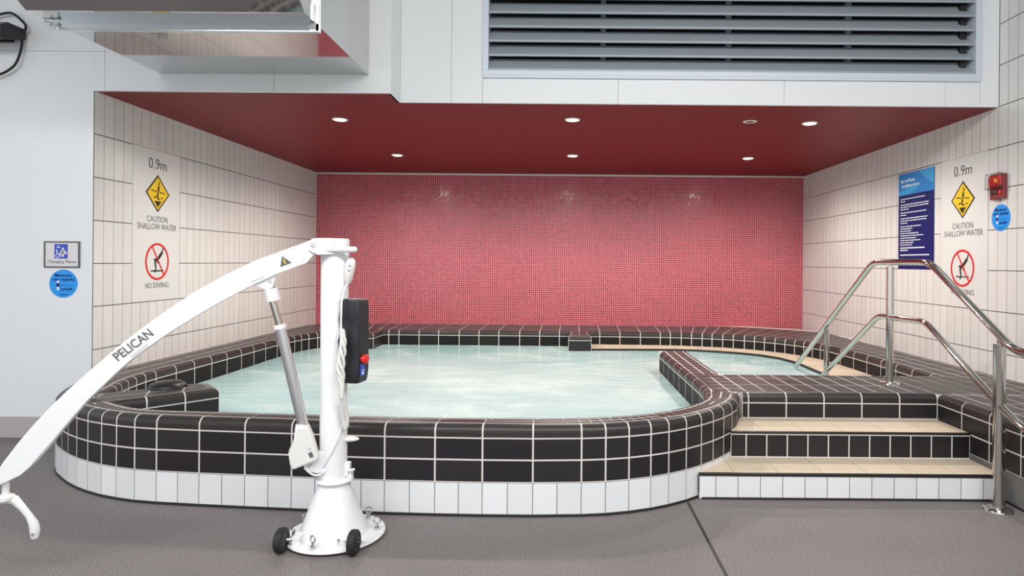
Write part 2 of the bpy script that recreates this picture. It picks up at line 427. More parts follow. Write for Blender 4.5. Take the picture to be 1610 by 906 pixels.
# coping over the front wall: outer bullnose, filler row, inner bullnose
t = MB(); tiles(t, PO, NO, bull())
for i in range(len(PO) - 1):
    if PO[i].y > 3.80 and PO[i].x < 0: continue
    d0, d1 = hit(PO[i], NO[i].normalized(), inner), hit(PO[i+1], NO[i+1].normalized(), inner)
    if d0 > 1 or d1 > 1: continue
    e0, e1 = d0 - BW - .009, d1 - BW - .009
    if min(e0, e1) < BW + .02: continue
    nr = max(1, min(3, round((min(e0, e1) - BW) / .055))); nc = 2 if (PO[i+1] - PO[i]).length < .17 else 1
    for c in range(nc):
        A, B = PO[i].lerp(PO[i+1], c/nc), PO[i].lerp(PO[i+1], (c+1)/nc)
        na, nb = NO[i].lerp(NO[i+1], c/nc).normalized(), NO[i].lerp(NO[i+1], (c+1)/nc).normalized()
        ea, eb = e0 + (e1 - e0)*c/nc, e0 + (e1 - e0)*(c+1)/nc; d = (B - A).normalized() * HG * .8
        for r_ in range(nr):
            f0, f1 = r_/nr, (r_+1)/nr; sb = BW + .009
            a0, a1 = sb + (ea - sb)*f0 + (.0045 if r_ else 0), sb + (ea - sb)*f1 - (.0045 if r_ < nr-1 else 0)
            b0, b1 = sb + (eb - sb)*f0 + (.0045 if r_ else 0), sb + (eb - sb)*f1 - (.0045 if r_ < nr-1 else 0)
            q = [A + na*a0 + d, A + na*a1 + d, B + nb*b1 - d, B + nb*b0 - d]
            t.quadpatch([[(q[0].x, q[0].y, TF), (q[1].x, q[1].y, TF)], [(q[3].x, q[3].y, TF), (q[2].x, q[2].y, TF)]])
WALLS = V2([(XL, 2.0), (XL, YB), (XR, YB), (XR, 3.0)])
body_in = MB(); body(body_in, PI_, NI, .085, .0, TF)
tiles(t, PI_, NI, bull())
# deck rows behind the inner bullnose, out to the walls
for i in range(len(PI_) - 1):
    A, B = PI_[i], PI_[i+1]
    if min(A.y, B.y) < 3.75 or (A.x > .5 and A.x < 1.0 and A.y < 6): continue
    na, nb = NI[i].normalized(), NI[i+1].normalized()
    lim = WALLS if A.y > 4.4 else V2([(XL, YF), (-3.03, 3.98), (-2.9, 3.75)])
    da, db = hit(A, na, WALLS), hit(B, nb, WALLS)
    if A.y < 4.45: da = min(da, hit(A, na, outer) - BW - .005); db = min(db, hit(B, nb, outer) - BW - .005)
    if da > 2 or db > 2: continue
    o0 = BW + .009; d = (B - A).normalized() * HG
    k = 0
    while o0 < max(da, db) - .02 and k < 8:
        a0, a1, b0, b1 = min(o0, da), min(o0 + .113, da), min(o0, db), min(o0 + .113, db)
        q = [A + na*a0 + d, A + na*a1 + d, B + nb*b1 - d, B + nb*b0 - d]
        t.quadpatch([[(q[0].x, q[0].y, TF), (q[1].x, q[1].y, TF)], [(q[3].x, q[3].y, TF), (q[2].x, q[2].y, TF)]]); o0 += .122; k += 1
cop = pp(t, 'coping', 'coping_tile', solid=.0005)
iw = pp(body_in, 'inner_wall', 'grout_light')
t = MB(); tiles(t, PI_, NI, [(0, .02), (0, .266)]); tiles(t, PI_, NI, [(0, .262), (0, .375)]); pp(t, 'inner_tiles', 'inner_tile', iw, solid=.0005)
# deck slab below the tiles along the three walls
def slab(mb, quads, z0=.30, z1=TF - .0001):
    for q in quads:
        mb.ring([[(x, y, z0) for x, y in q], [(x, y, z1) for x, y in q]])
def strip_slab(mb):
    for i in range(len(PI_) - 1):
        A, B = PI_[i], PI_[i+1]; na, nb = NI[i].normalized(), NI[i+1].normalized()
        if .85 < A.x < 1.0 and A.y < 6: continue
        da, db = [min(hit(p, n, WALLS), hit(p, n, outer) - .05 if p.y < 4.5 else 9, 1.2) for p, n in ((A, na), (B, nb))]
        if min(da, db) < .06: continue
        q = [A + na*.055, B + nb*.055, B + nb*db, A + na*da]
        mb.ring([[(p.x, p.y, .30) for p in q], [(p.x, p.y, TF - .0001) for p in q]])
s = MB(); strip_slab(s); slab(s, [[(.89, 3.72), (1.06, 3.92), (1.12, 4.0), (1.16, 4.64), (.97, 4.64), (.96, 4.04)]])
pp(s, 'deck_slab', 'grout_light')
# far left corner of the deck: filler tiles
# partition between the main pool and the entry pool
PX0, PX1, PYE = .915, 1.172, 5.93
q = V2([(PX1, 4.58), (PX1, PYE), (PX0 - .003, PYE)]); nq = normals(q, 1)
pw = MB(); body(pw, q, nq, .09, 0, TF); pw.box((PX0 + .08, 4.5, .1), (PX1 - .08, PYE - .08, TF - .0001)); pw = pp(pw, 'partition_wall', 'grout_light')
nb_ = 6; qq = [q[0].lerp(q[1], k / nb_) for k in range(nb_)] + [q[1], q[2]]; nn = normals(qq, 1)
t = MB(); tiles(t, qq, nn, [(0, .262), (0, .375)]); pp(t, 'partition_tiles', 'black_tile', pw, solid=.0005)
t = MB(); tiles(t, qq, nn, bull())
y0 = 3.985
while y0 < PYE - BW - .03:
    y1 = min(y0 + .112, PYE - BW - .005)
    x1 = PX1 - BW - .009 if y0 > 4.58 else 1.164
    x0 = PX0 + BW + .009; xm = (x0 + x1)/2
    for xa, xb in ((x0, xm - .0045), (xm + .0045, x1)): t.quadpatch([[(xa, y0, TF), (xb, y0, TF)], [(xa, y1, TF), (xb, y1, TF)]])
    y0 = y1 + .009
pp(t, 'partition_coping', 'coping_tile', pw, solid=.0005)
# landing at the head of the steps and the deck along the right wall
SX, LY, LB = 2.345, 3.955, 4.62
lx = [1.13, 1.17] + [1.17 + .235 * k for k in range(1, 5)] + [SX]
P1 = V2([(x, LY) for x in lx]); N1 = [Vector((0, 1))] * len(P1)
P2 = V2([(SX, LY)] + [(SX, LY - .24*k) for k in range(1, 14)]); N2 = [Vector((1, 0))] * len(P2)
s = MB(); s.box((1.115, LY + .04, 0), (2.9, LB - .003, TF - .0001)); s.box((SX + .04, .6, 0), (XR, LB, TF - .0001)); body(s, P1, N1, .06, 0, TF); body(s, P2, N2, .06, 0, TF); s.box((SX, LY, 0), (SX + .06, LY + .06, TF - .0001)); land = pp(s, 'landing', 'grout_light')
t = MB(); tiles(t, P1, N1, bull()); tiles(t, P2, N2, bull())
x = 1.17
while x < XR - .02:
    x1 = min(x + .1175, XR)
    y = LY + BW + .005 if x < SX - .06 else 1.05
    while y < LB - .03:
        y1 = min(y + .24, LB)
        if LB - y1 < .06: y1 = LB
        if y < LY - .01 < y1 - .01: y1 = LY
        xa = max(x, SX + BW + .002) if y < LY else x
        if x1 - xa > .02: t.quadpatch([[(xa + HG, y + HG, TF), (x1 - HG, y + HG, TF)], [(xa + HG, y1 - HG, TF), (x1 - HG, y1 - HG, TF)]])
        y = y1
    x = x1
pp(t, 'landing_tiles', 'coping_tile', land, solid=.0005)
t = MB(); tiles(t, P1, N1, [(0, .29), (0, .375)]); tiles(t, P2, N2, [(0, .1695), (0, .270)]); tiles(t, P2, N2, [(0, .278), (0, .375)])
pp(t, 'side_black_tiles', 'black_tile', land, solid=.0005)
s = MB(); s.box((SX - .0003, .6, 0), (SX + .02, LY, .166)); pp(s, 'side_plinth', 'grout_grey', land)
t = MB(); tiles(t, P2, N2, [(0, .014), (0, .1625)], half=True, g_=.002); pp(t, 'side_white_tiles', 'white_tile', land, solid=.0005)
s = MB(); s.box((SX - .004, .6, 0), (SX + .01, 3.35, .012)); pp(s, 'side_seal', 'seal', land)
# spur walls that stick out into the water
def spur(pts, w_, name):
    q = V2(pts); cen = sum(q, Vector((0, 0))) / len(q); sd = side_sign(q, cen); n_ = normals(q, sd)
    m_ = MB(); body(m_, q, n_, w_, 0, TF); m_.ring([[(p.x + n.x*.03, p.y + n.y*.03, .1) for p, n in zip(q, n_)], [(p.x + n.x*.03, p.y + n.y*.03, TF - .0001) for p, n in zip(q, n_)]])
    o = pp(m_, name, 'grout_light')
    t = MB(); tiles(t, q, n_, [(0, .10), (0, .375)]); pp(t, 'spur_tiles', 'black_tile', o, solid=.0005)
    t = MB(); tiles(t, q, n_, bull()); h = len(q) // 2; ins = [p + n*(BW + .005) for p, n in zip(q, n_)]
    F, Bk = ins[:h], ins[h:][::-1]
    for k in range(h - 1):
        for a0, a1 in ((0, .485), (.515, 1)):
            c = [F[k].lerp(Bk[k], a0), F[k].lerp(Bk[k], a1), F[k+1].lerp(Bk[k+1], a1), F[k+1].lerp(Bk[k+1], a0)]
            d0, d1 = (c[3] - c[0]).normalized()*HG, (c[2] - c[1]).normalized()*HG
            c = [c[0] + d0, c[1] + d1, c[2] - d1, c[3] - d0]
            t.quadpatch([[(c[0].x, c[0].y, TF), (c[1].x, c[1].y, TF)], [(c[3].x, c[3].y, TF), (c[2].x, c[2].y, TF)]])
    pp(t, 'spur_coping', 'coping_tile', o, solid=.0005)
    return o
spur([(-2.60, 3.47), (-2.385, 3.67), (-2.255, 3.825), (-2.13, 3.975), (-2.285, 4.15), (-2.42, 4.12), (-2.56, 3.96), (-2.74, 3.80)], .10, 'spur_wall')
spur([(.085, 7.62), (.085, 7.16), (.345, 7.16), (.345, 7.62)], .125, 'spur_wall')
spur([(-2.42, 7.62), (-2.42, 7.2), (-2.12, 7.2), (-2.12, 7.62)], .145, 'spur_wall')
# dark domed cover on the left spur
s = MB(); s.lathe([(.108, 0), (.108, .012), (.098, .026), (.07, .040), (.035, .046), (.001, .047)], (-2.46, 3.985, top(4) - .003), 36)
o = s.build('spur_cover', 'black', pool, smooth=True); o.location = (0, -3.1, 0)
# beige bench ledge just above the water, behind the entry pool
lf = dense(V2([(.345, 7.2), (.9, 7.23), (1.45, 7.22), (1.95, 7.02), (2.22, 6.78), (2.34, 6.45), (2.36, 5.9), (2.355, 4.66)]))
LF, _ = bounds(lf, .24, .24); NF = normals(LF, side_sign(LF, (.5, 7.6)))
inl = [p for p in inner if p.x > .2 and p.y > 4.5 and not (p.x < 1 and p.y < 6)]
s, t, e = MB(), MB(), MB()
for i in range(len(LF) - 1):
    A, B = LF[i], LF[i+1]; na, nb = NF[i].normalized(), NF[i+1].normalized()
    da, db = [min(hit(p, n, inl + [Vector((2.745, 4.5))]) if 1 else 0, .52) for p, n in ((A, na), (B, nb))]
    d = (B - A).normalized() * .002
    q = [A, B, B + nb*(db + .01), A + na*(da + .01)]
    s.ring([[(p.x, p.y, 0) for p in q], [(p.x, p.y, .2678) for p in q]])
    q = [A + na*.012 + d, A + na*da + d, B + nb*db - d, B + nb*.012 - d]
    t.quadpatch([[(q[0].x, q[0].y, .268), (q[1].x, q[1].y, .268)], [(q[3].x, q[3].y, .268), (q[2].x, q[2].y, .268)]])
    q = [A - na*.006, B - nb*.006, B + nb*.012, A + na*.012]
    e.ring([[(p.x, p.y, .235) for p in q], [(p.x, p.y, .267) for p in q]])
lg = s.build('bench_ledge', 'grout_beige', pool); lg.location = (0, -3.1, 0)
t.build('ledge_tiles', 'beige_tile', lg, solid=.0005); e.build('ledge_nosing', 'seal', lg)

# water
wp = [p + n.normalized()*.03 for p, n in zip(PI_, NI)]
wpoly = [p for p in wp] + [Vector((2.745, 4.60)), Vector((1.15, 4.60)), Vector((1.15, 5.9))]
b = MB(); b.ring([[(p.x, p.y, .10) for p in wpoly], [(p.x, p.y, .243) for p in wpoly]])
wt = b.build('spa_water', 'water'); wt['kind'] = 'stuff'
tag(wt, 'milky turquoise bubbling water with white foam filling the spa pool', 'water')

# ---------------------------------------------------------------- entry steps
st = tag(empty('entry_steps', (1.55, 3.35, 0)), 'beige tiled steps with dark nosings leading up to the spa landing', 'steps')
def sp(mb, name, m, **k):
    o = mb.build(name, m, st, **k); o.location = (-1.55, -3.35, 0); return o
def riser(x0, x1, y, z0, z1, wd, m, gm, g_):
    s = MB(); s.box((x0, y + .0002, z0), (x1, y + .06, z1)); o = sp(s, 'riser', gm)
    n = max(1, round((x1 - x0) / wd)); w0 = wd; t = MB(); x = x0
    xs = [x0, x0 + wd*.75]
    while xs[-1] < x1 - wd*.4: xs.append(min(xs[-1] + wd, x1))
    xs[-1] = x1
    for a, c in zip(xs, xs[1:]): t.quadpatch([[(a + g_, y, z0 + .006), (a + g_, y, z1 - .006)], [(c - g_, y, z0 + .006), (c - g_, y, z1 - .006)]])
    t.build('riser_tiles', m, o, solid=.0005)
def tread(x0, x1, xb, y0, y1, z):
    s = MB(); s.box((x0, y0 + .004, z - .1), (x1, y1 + .02, z - .0003)); o = sp(s, 'tread', 'grout_beige')
    t = MB(); x = x0; xs = [x0, x0 + .19]
    while xs[-1] < x1 - .1: xs.append(min(xs[-1] + .235, x1))
    xs[-1] = x1
    for a, c in zip(xs, xs[1:]): t.quadpatch([[(a + .002, y0 + .018, z), (c - .002, y0 + .018, z)], [(a + .002, y1, z), (c - .002, y1, z)]])
    t.build('tread_tiles', 'beige_tile', o, solid=.0005)
    e = MB(); e.box((x0, y0 - .004, z - .010), (x1, y0 + .015, z + .001)); e.build('nosing', 'black', o, bevel=.003)
riser(.735, SX - .004, 3.352, 0, .126, .1175, 'white_tile', 'grout_grey', .002); tread(.735, SX - .004, 0, 3.350, 3.632, .138)
riser(.975, SX - .004, 3.632, .138, .272, .1175, 'black_tile', 'grout_light', HG); tread(.975, SX - .004, 0, 3.630, 3.953, .285)
s = MB(); s.box((.75, 3.348, 0), (SX - .004, 3.3505, .012)); sp(s, 'base_seal', 'seal')

# ---------------------------------------------------------------- handrail
def roundpath(pts, rad, n=7):
    P = [Vector(p) for p in pts]; out = [P[0]]
    for i in range(1, len(P) - 1):
        a, c = (P[i-1] - P[i]), (P[i+1] - P[i]); ra = min(rad, a.length*.45, c.length*.45)
        s_, e_ = P[i] + a.normalized()*ra, P[i] + c.normalized()*ra
        for k in range(n + 1):
            t_ = k / n; out.append(s_*(1-t_)**2 + P[i]*2*t_*(1-t_) + e_*t_**2)
    return out + [P[-1]]
HX = 2.235
hr = tag(empty('handrail', (HX, 3.24, 0)), 'polished steel double handrail rising over the spa steps on the right', 'handrail')
def hp(mb, name, m='chrome', par=None):
    o = mb.build(name, m, par or hr, smooth=True)
    if not par: o.location = (-HX, -3.24, 0)
    return o
b = MB(); b.tube(roundpath([(HX, 6.05, .27), (HX, 4.56, 1.262), (HX, 3.86, 1.262), (HX, 3.13, .822), (HX, 2.85, .822)], .09), .021, 20); hp(b, 'top_rail')
b = MB(); b.tube(roundpath([(HX, 5.47, .27), (HX, 4.48, .885), (HX, 3.90, .895), (HX, 3.19, .51), (HX, 3.05, .452), (HX, 2.85, .452)], .07), .019, 20); hp(b, 'lower_rail')
for y, z0, z1, r_ in ((3.24, 0, .845, .028), (4.32, top(4.3), 1.232, .024), (5.35, .268, .70, .022)):
    b = MB(); b.tube([(HX, y, z0), (HX, y, z1)], r_, 24); po = hp(b, 'post')
    b = MB(); b.tube([(HX, y, z1 - .01), (HX, y, z1 + .04)], .010, 12); b.build('rail_pin', 'chrome', po, smooth=True)
    b = MB(); b.lathe([(r_, .014), (r_ + .02, .012), (r_ + .040, .006), (r_ + .042, 0)], (HX, y, z0), 32); b.build('base_flange', 'chrome', po, smooth=True)

# ---------------------------------------------------------------- pool lift
LX, LYc = -1.022, 2.87
lift = tag(empty('pool_lift', (LX, LYc, 0)), 'white pool access hoist with a long curved arm standing before the spa', 'pool lift')
def lp(mb, name, m='white_paint', par=None, **k):
    o = mb.build(name, m, par or lift, **k)
    if not par: o.location = (-LX, -LYc, 0)
    return o
BX, BY = -1.005, 2.865
b = MB(); b.lathe([(.001, .012), (.212, .012), (.215, .016), (.212, .021), (.001, .022)], (BX, BY, 0), 64); base = lp(b, 'base_plate', smooth=True)
b = MB(); b.lathe([(.150, .020), (.146, .035), (.120, .10), (.085, .19), (.065, .245), (.062, .25)], (LX + .004, LYc, 0), 56); lp(b, 'base_cone', smooth=True)
b = MB(); b.lathe([(.06, .248), (.080, .251), (.083, .257), (.080, .263), (.058, .266)], (LX + .006, LYc, 0), 48); lp(b, 'collar', smooth=True)
b = MB(); b.lathe([(.0595, .25), (.0595, 1.318), (.057, 1.322), (.001, 1.322)], (LX, LYc, 0), 48); pole = lp(b, 'pole', smooth=True)
b = MB(); b.lathe([(.0625, 1.265), (.0625, 1.336), (.059, 1.341), (.001, 1.341)], (LX, LYc, 0), 48); lp(b, 'pole_cap', smooth=True)
# eye bolts around the base
for a, h in ((-154, 0), (-102, 0), (-48, 0), (8, 0), (158, 0), (55, 0)):
    x, y = BX + .178*math.cos(R(a)), BY + .178*math.sin(R(a))
    b = MB(); b.lathe([(.011, .02), (.011, .034), (.006, .036), (.006, .05)], (x, y, 0), 14)
    cc = [(x + .014*math.cos(t_*math.pi/9)*math.cos(R(a*.3)), y + .014*math.cos(t_*math.pi/9)*math.sin(R(a*.3)), .062 + .014*math.sin(t_*math.pi/9)) for t_ in range(18)]
    b.tube(cc, .0035, 8, closed=True); b.build('eye_bolt', 'chrome', base, smooth=True).location = (0, 0, 0)
for x, y, sx_ in ((-1.180, 2.70, 1), (-.868, 2.685, -1)):
    b = MB(); b.lathe([(.03, -.016), (.044, -.018), (.051, -.012), (.052, 0), (.051, .012), (.044, .018), (.03, .016)], (x, y, .053), 36, 'X'); wl = lp(b, 'wheel', 'rubber', smooth=True)
    b = MB(); b.lathe([(.001, -.020), (.012, -.020), (.031, -.013), (.031, .013), (.012, .020), (.001, .020)], (x, y, .053), 24, 'X'); b.build('wheel_hub', 'black', wl, smooth=True)
    b = MB(); b.tube([(x - .03*sx_, y, .053), (x + .075*sx_, y + .03, .045)], .009, 12); b.build('axle', 'chrome', wl, smooth=True)
    b = MB(); b.box((x + .05*sx_ - .014, y + .012, .015), (x + .05*sx_ + .02, y + .075, .06)); b.build('axle_bracket', 'white_paint', wl, bevel=.004)
# curved arm: profile in the arm's own upright plane, pivoting at the head of the pole
ad = Vector((-1.13, -.42, 0)).normalized()
AF = frame((LX, LYc - .03, 0), ad, (0, 0, 1))          # x along the arm, y up; local z points away from the viewer's side
front = 1 if (AF.to_3x3() @ Vector((0, 0, 1))).y < 0 else -1
up_ = [(.070, 1.334), (.10, 1.328), (.15, 1.306), (.218, 1.278), (.318, 1.236), (.427, 1.176), (.53, 1.112), (.64, 1.030), (.736, .951), (.823, .872), (.897, .800), (.962, .734), (1.015, .675), (1.072, .606), (1.119, .542), (1.165, .472), (1.189, .429), (1.215, .385)]
lo_ = [(1.212, .368), (1.200, .372), (1.16, .391), (1.115, .412), (1.085, .440), (1.02, .525), (.959, .608), (.903, .682), (.807, .786), (.757, .836), (.646, .925), (.53, 1.006), (.426, 1.072), (.317, 1.135), (.217, 1.185), (.107, 1.230), (.073, 1.272), (.055, 1.29), (.052, 1.32)]
def fz(t_): return t_ * front
b = MB(); b.prism(up_ + lo_, AF, fz(.032), fz(-.026)); arm = lp(b, 'arm', bevel=.004, seg=3)
def ap(mb, name, m, par=arm, **k): return mb.build(name, m, par, **k)
# fork head that joins the arm to the pole
for z in (.045, -.032):
    b = MB(); b.prism([(-.01, 1.270), (.062, 1.266), (.098, 1.285), (.100, 1.318), (.085, 1.338), (.05, 1.341), (-.01, 1.341)], AF, fz(z), fz(z - .012)); lp(b, 'pivot_plate', bevel=.003)
b = MB(); p0 = AF @ Vector((.083, 1.312, fz(.052))); p1 = AF @ Vector((.083, 1.312, fz(-.05))); b.tube([p0, p1], .010, 8); lp(b, 'pivot_bolt', 'alu')
b = MB(); p0 = AF @ Vector((1.187, .398, fz(.037))); p1 = AF @ Vector((1.187, .398, fz(-.032))); b.tube([p0, p1], .007, 12); ap(b, 'end_bolt', 'alu', smooth=True)
b = MB(); b.tube([(-1.105, LYc - .072, 1.290), (-.914, LYc - .072, 1.292)], [.013, .013], 16); b.sphere((-.911, LYc - .072, 1.292), .013, .013, .013); lp(b, 'turning_handle', smooth=True)
# lettering and marks on the arm
pl = Vector((.755, .905)); ang = math.atan2(.955 - .851, .692 - .816)
fm = AF @ Matrix.Translation((.748, .9175, fz(.0335)))
lr = (AF.to_3x3() @ Vector((-1, .80, 0))).normalized()
nrm = (AF.to_3x3() @ Vector((0, 0, fz(1)))).normalized()
def on_arm(cx, cz, right2, name, lift_=.0335):
    r_ = (AF.to_3x3() @ Vector((right2[0], right2[1], 0))).normalized(); u_ = nrm.cross(r_)
    o = frame(AF @ Vector((cx, cz, fz(lift_))), r_, u_); return o
def put(o, mtx): o.data.transform(mtx); return o
put(text('PELICAN', .050, 0, 0, 'grey_ink', 'lettering', arm, z=0, width=.158, bold=.0005), on_arm(.748, .897, (-1, .83), 'l'))
b = MB()
for k in range(3): b.prism([(-.04 + .008*k, -.0009), (.04 - .006*k, -.0009), (.04 - .006*k, .0009), (-.04 + .008*k, .0009)], on_arm(.729 - .004*k, .876 - .005*k, (-1, .83), 'm'), 0, .0004)
ap(b, 'small_print', 'pale_ink')
mt = on_arm(.196, 1.238, (-1, .42), 'x'); b = MB(); b.prism([(-.024, -.017), (.024, -.017), (0, .024)], mt, 0, .0006); tri = ap(b, 'warning_sticker', 'grey_ink')
b = MB(); b.prism([(-.004, -.006), (.004, -.006), (.001, .012), (-.001, .012)], mt, .0006, .001); b.prism([(-.004, -.013), (.004, -.013), (.004, -.009), (-.004, -.009)], mt, .0006, .001); b.build('warning_mark', 'yellow', tri)
b = MB(); b.prism([(-.028, -.0015), (.028, -.0015), (.028, .0015), (-.028, .0015)], on_arm(.300, 1.160, (-1, .45), 'y'), 0, .0004); ap(b, 'scratch_line', 'pale_ink')
# linear actuator
def A3(s_, z, d=0.0): return AF @ Vector((s_, z, fz(d)))
b = MB(); b.prism([(.225, 1.190), (.322, 1.150), (.306, 1.128), (.262, 1.112), (.240, 1.128)], AF, fz(.020), fz(-.014)); lp(b, 'arm_bracket', bevel=.003)
act = MB(); act.tube([A3(.252, 1.135), A3(.243, 1.06), A3(.213, .949)], .0145, 20); act = lp(act, 'actuator_rod', 'chrome', smooth=True)
b = MB(); b.tube([A3(.2505, 1.118), A3(.239, 1.066)], .029, 24); lp(b, 'actuator_collar', smooth=True)
b = MB(); b.tube([A3(.2520, 1.150, .022), A3(.2520, 1.150, -.018)], .009, 12); lp(b, 'actuator_pin', 'alu', smooth=True)
b = MB(); b.tube([A3(.213, .952), A3(.117, .520)], .0225, 28); tb = lp(b, 'actuator_tube', 'alu', smooth=True)
b = MB(); b.tube([A3(.2155, .962), A3(.2115, .944)], .0265, 28); b.build('tube_ring', 'white_paint', tb, smooth=True)
b = MB(); b.prism([(.148, .522), (.095, .521), (.075, .476), (.049, .384), (.054, .366), (.157, .334), (.167, .358), (.174, .408), (.153, .457)], AF, fz(.045), fz(-.035)); mo = lp(b, 'motor_housing', 'offwhite', bevel=.010, seg=4, smooth=True)
b = MB(); b.prism([(.150, .400), (.104, .440), (.104, .448), (.154, .448)], AF, fz(.0452), fz(.046)); 
b = MB(); b.box((-.008, -.012, 0), (.008, .012, .0006), on_arm(.083, .395, (-1, .4), 'q', .0455)); b.build('rating_label', 'grey_ink', mo)
b = MB(); b.box((-.006, -.004, 0), (.006, .004, .0006), on_arm(.088, .422, (-1, .4), 'q', .0455)); b.build('rating_label', 'pale_ink', mo)
b = MB(); b.prism([(.118, .352), (.05, .395), (.0, .395), (.0, .315), (.06, .300), (.105, .322)], AF, fz(.016), fz(-.016)); lp(b, 'motor_bracket', bevel=.004)
b = MB(); b.tube([A3(.088, .346, .024), A3(.088, .346, -.02)], .010, 12); lp(b, 'motor_pin', 'alu', smooth=True)
b = MB(); b.tube([A3(.11 - .105*k/12, .335 - .040*math.sin(math.pi*k/12), .02) for k in range(13)], .0045, 8); lp(b, 'motor_lead', smooth=True)
b = MB(); b.tube([(LX + .056 - .001*k*0 - .112*(k/14)**1.5, LYc - .0622 * max(.0, math.sin(math.acos(max(-1, min(1, (.056 - .112*(k/14)**1.5)/.0625))))) - .001, .545 - .26*(k/14)**.85) for k in range(15)], .0032, 8); lp(b, 'motor_cable', 'offwhite', smooth=True)
# clamp and foot hook at the bottom of the pole
b = MB(); b.box((LX + .058, LYc - .018, .243), (LX + .086, LYc + .012, .268)); b.box((LX + .070, LYc - .018, .243), (LX + .088, LYc + .012, .30)); b.box((LX + .052, LYc - .018, .272), (LX + .078, LYc + .012, .335)); lp(b, 'clamp', bevel=.003)
b = MB(); b.tube([(LX + .074, LYc - .02, .300), (LX + .104, LYc - .035, .312)], .006, 12); lp(b, 'clamp_lever', smooth=True)
b = MB(); b.sphere((LX + .068, LYc, .438), .048, .022, .012, 24, 12); lp(b, 'cord_hook', 'offwhite', smooth=True)
b = MB(); b.box((LX + .05, LYc - .02, 1.165), (LX + .072, LYc + .02, 1.20)); lp(b, 'handset_holder', bevel=.003)
# hanger under the arm's end
hb = MB(); hb.tube([A3(1.170, .40), A3(1.170, .325)], .012, 16); hg = lp(hb, 'hanger_stem', smooth=True)
hb = MB(); hb.lathe([(.02, -.012), (.032, -.004), (.032, .008), (.02, .016)], A3(1.172, .322), 24); hb.build('hanger_swivel', 'offwhite', hg, smooth=True)
for sg in (1, -1):
    hb = MB(); pts = [(0, .320), (.030, .314), (.055, .280), (.076, .246), (.090, .215), (.095, .185), (.094, .158)]
    hb.tube([A3(1.172 - sg*x_, z_, -.0) for x_, z_ in pts], [.018, .017, .013, .012, .016, .017, .012], 14); hb.build('hanger_hook', 'white_paint', hg, smooth=True)
    hb = MB(); hb.tube([A3(1.172 - sg*.093, .178, .018), A3(1.172 - sg*.093, .178, -.018)], .006, 10); hb.build('hook_pin', 'alu', hg, smooth=True)

# control box hung on the pole: padded vinyl case with a red stop button
cb = tag(empty('control_box', (-.922, 2.838, .70)), 'black vinyl covered control box with red stop button hung on the white pole', 'control box')
cm = Matrix.Rotation(R(-9), 4, 'Z')
b = MB(); hh = .372; rows = []
for i in range(13):
    z = hh * i / 12; tp = 1 - .10*max(0, (i - 10)/2) - .18*max(0, (1.5 - i)/1.5)
    ww = .006*math.sin(i*1.9); y0 = -.045*tp - .004*math.sin(i*1.3)
    rows.append([cm @ Vector(v) for v in ((-.054*tp + ww, y0*.85, z), (.0, y0 - .004, z), (.046*tp, -.045*tp, z), (.050*tp, .045, z), (-.054*tp + ww*.6, .045, z))])
b.ring(rows); case = b.build('case', 'bag', cb, bevel=.008, seg=3, smooth=True)
b = MB(); b.lathe([(.013, 0), (.013, .008), (.020, .010), (.021, .022), (.016, .027), (.001, .029)], (0, 0, 0), 24, 'X'); o = b.build('stop_button', 'red', cb, smooth=True)
o.matrix_local = cm @ Matrix.Translation((.047, -.020, .108))
b = MB(); b.box((.0465, -.034, .035), (.0515, .004, .085), cm); lb = b.build('case_label', 'icon_blue', cb)
b = MB(); b.box((.051, -.028, .040), (.0522, -.010, .052), cm); b.box((.051, -.024, .056), (.0522, -.006, .061), cm); b.build('label_print', 'paper', lb)
b = MB(); b.box((-.085, .0, .10), (-.040, .03, .30), cm); b.build('mounting_plate', 'alu', cb)
# handset with its coiled lead
hs = tag(empty('hand_control', (-.945, 2.835, 1.05)), 'pale grey hand control with long curly lead clipped to the hoist pole', 'remote control')
def hsp(mb, name, m, **k): o = mb.build(name, m, hs, **k); o.location = (.945, -2.835, -1.05); return o
b = MB(); b.tube([(-.953, 2.84, 1.140), (-.951, 2.838, 1.158), (-.946, 2.836, 1.19), (-.941, 2.836, 1.222), (-.937, 2.838, 1.246), (-.937, 2.84, 1.256)], [.009, .017, .021, .023, .017, .006], 16); body_ = hsp(b, 'handset', 'offwhite', smooth=True)
b = MB(); b.sphere((-.937, 2.812, 1.222), .006, .004, .006, 12, 8); b.sphere((-.941, 2.813, 1.202), .006, .004, .006, 12, 8); b.build('button', 'pale_ink', body_, smooth=True).location = (0, 0, 0)
b = MB(); b.tube([(-.953, 2.84, 1.145), (-.957, 2.80, 1.11), (-.957, 2.772, 1.06), (-.956, 2.764, .98), (-.954, 2.764, .935)], .0045, 10); hsp(b, 'lead', 'offwhite', smooth=True)
for j in range(4):
    b = MB(); cpts = []
    for k in range(61):
        u = k / 60; an = 2*math.pi*(1.5*u + j/4)
        rr = .012*math.sin(math.pi*min(1, .12 + u*.9))*(1 + .3*math.sin(13*u + j*2))
        cpts.append((-.952 + .004*math.sin(u*9) + rr*math.cos(an), 2.764 + rr*.7*math.sin(an), .945 - .30*u))
    b.tube(cpts, .0062, 8); hsp(b, 'bundled_lead', 'offwhite', smooth=True)
b = MB(); b.tube([(-.951, 2.765, .67), (-.945, 2.79, .60), (-.942, 2.815, .55), (-.943, 2.815, .51), (-.950, 2.82, .495), (-.957, 2.815, .515), (-.959, 2.80, .57), (-.956, 2.765, .67)], .009, 10); hsp(b, 'lead_loop', 'offwhite', smooth=True)

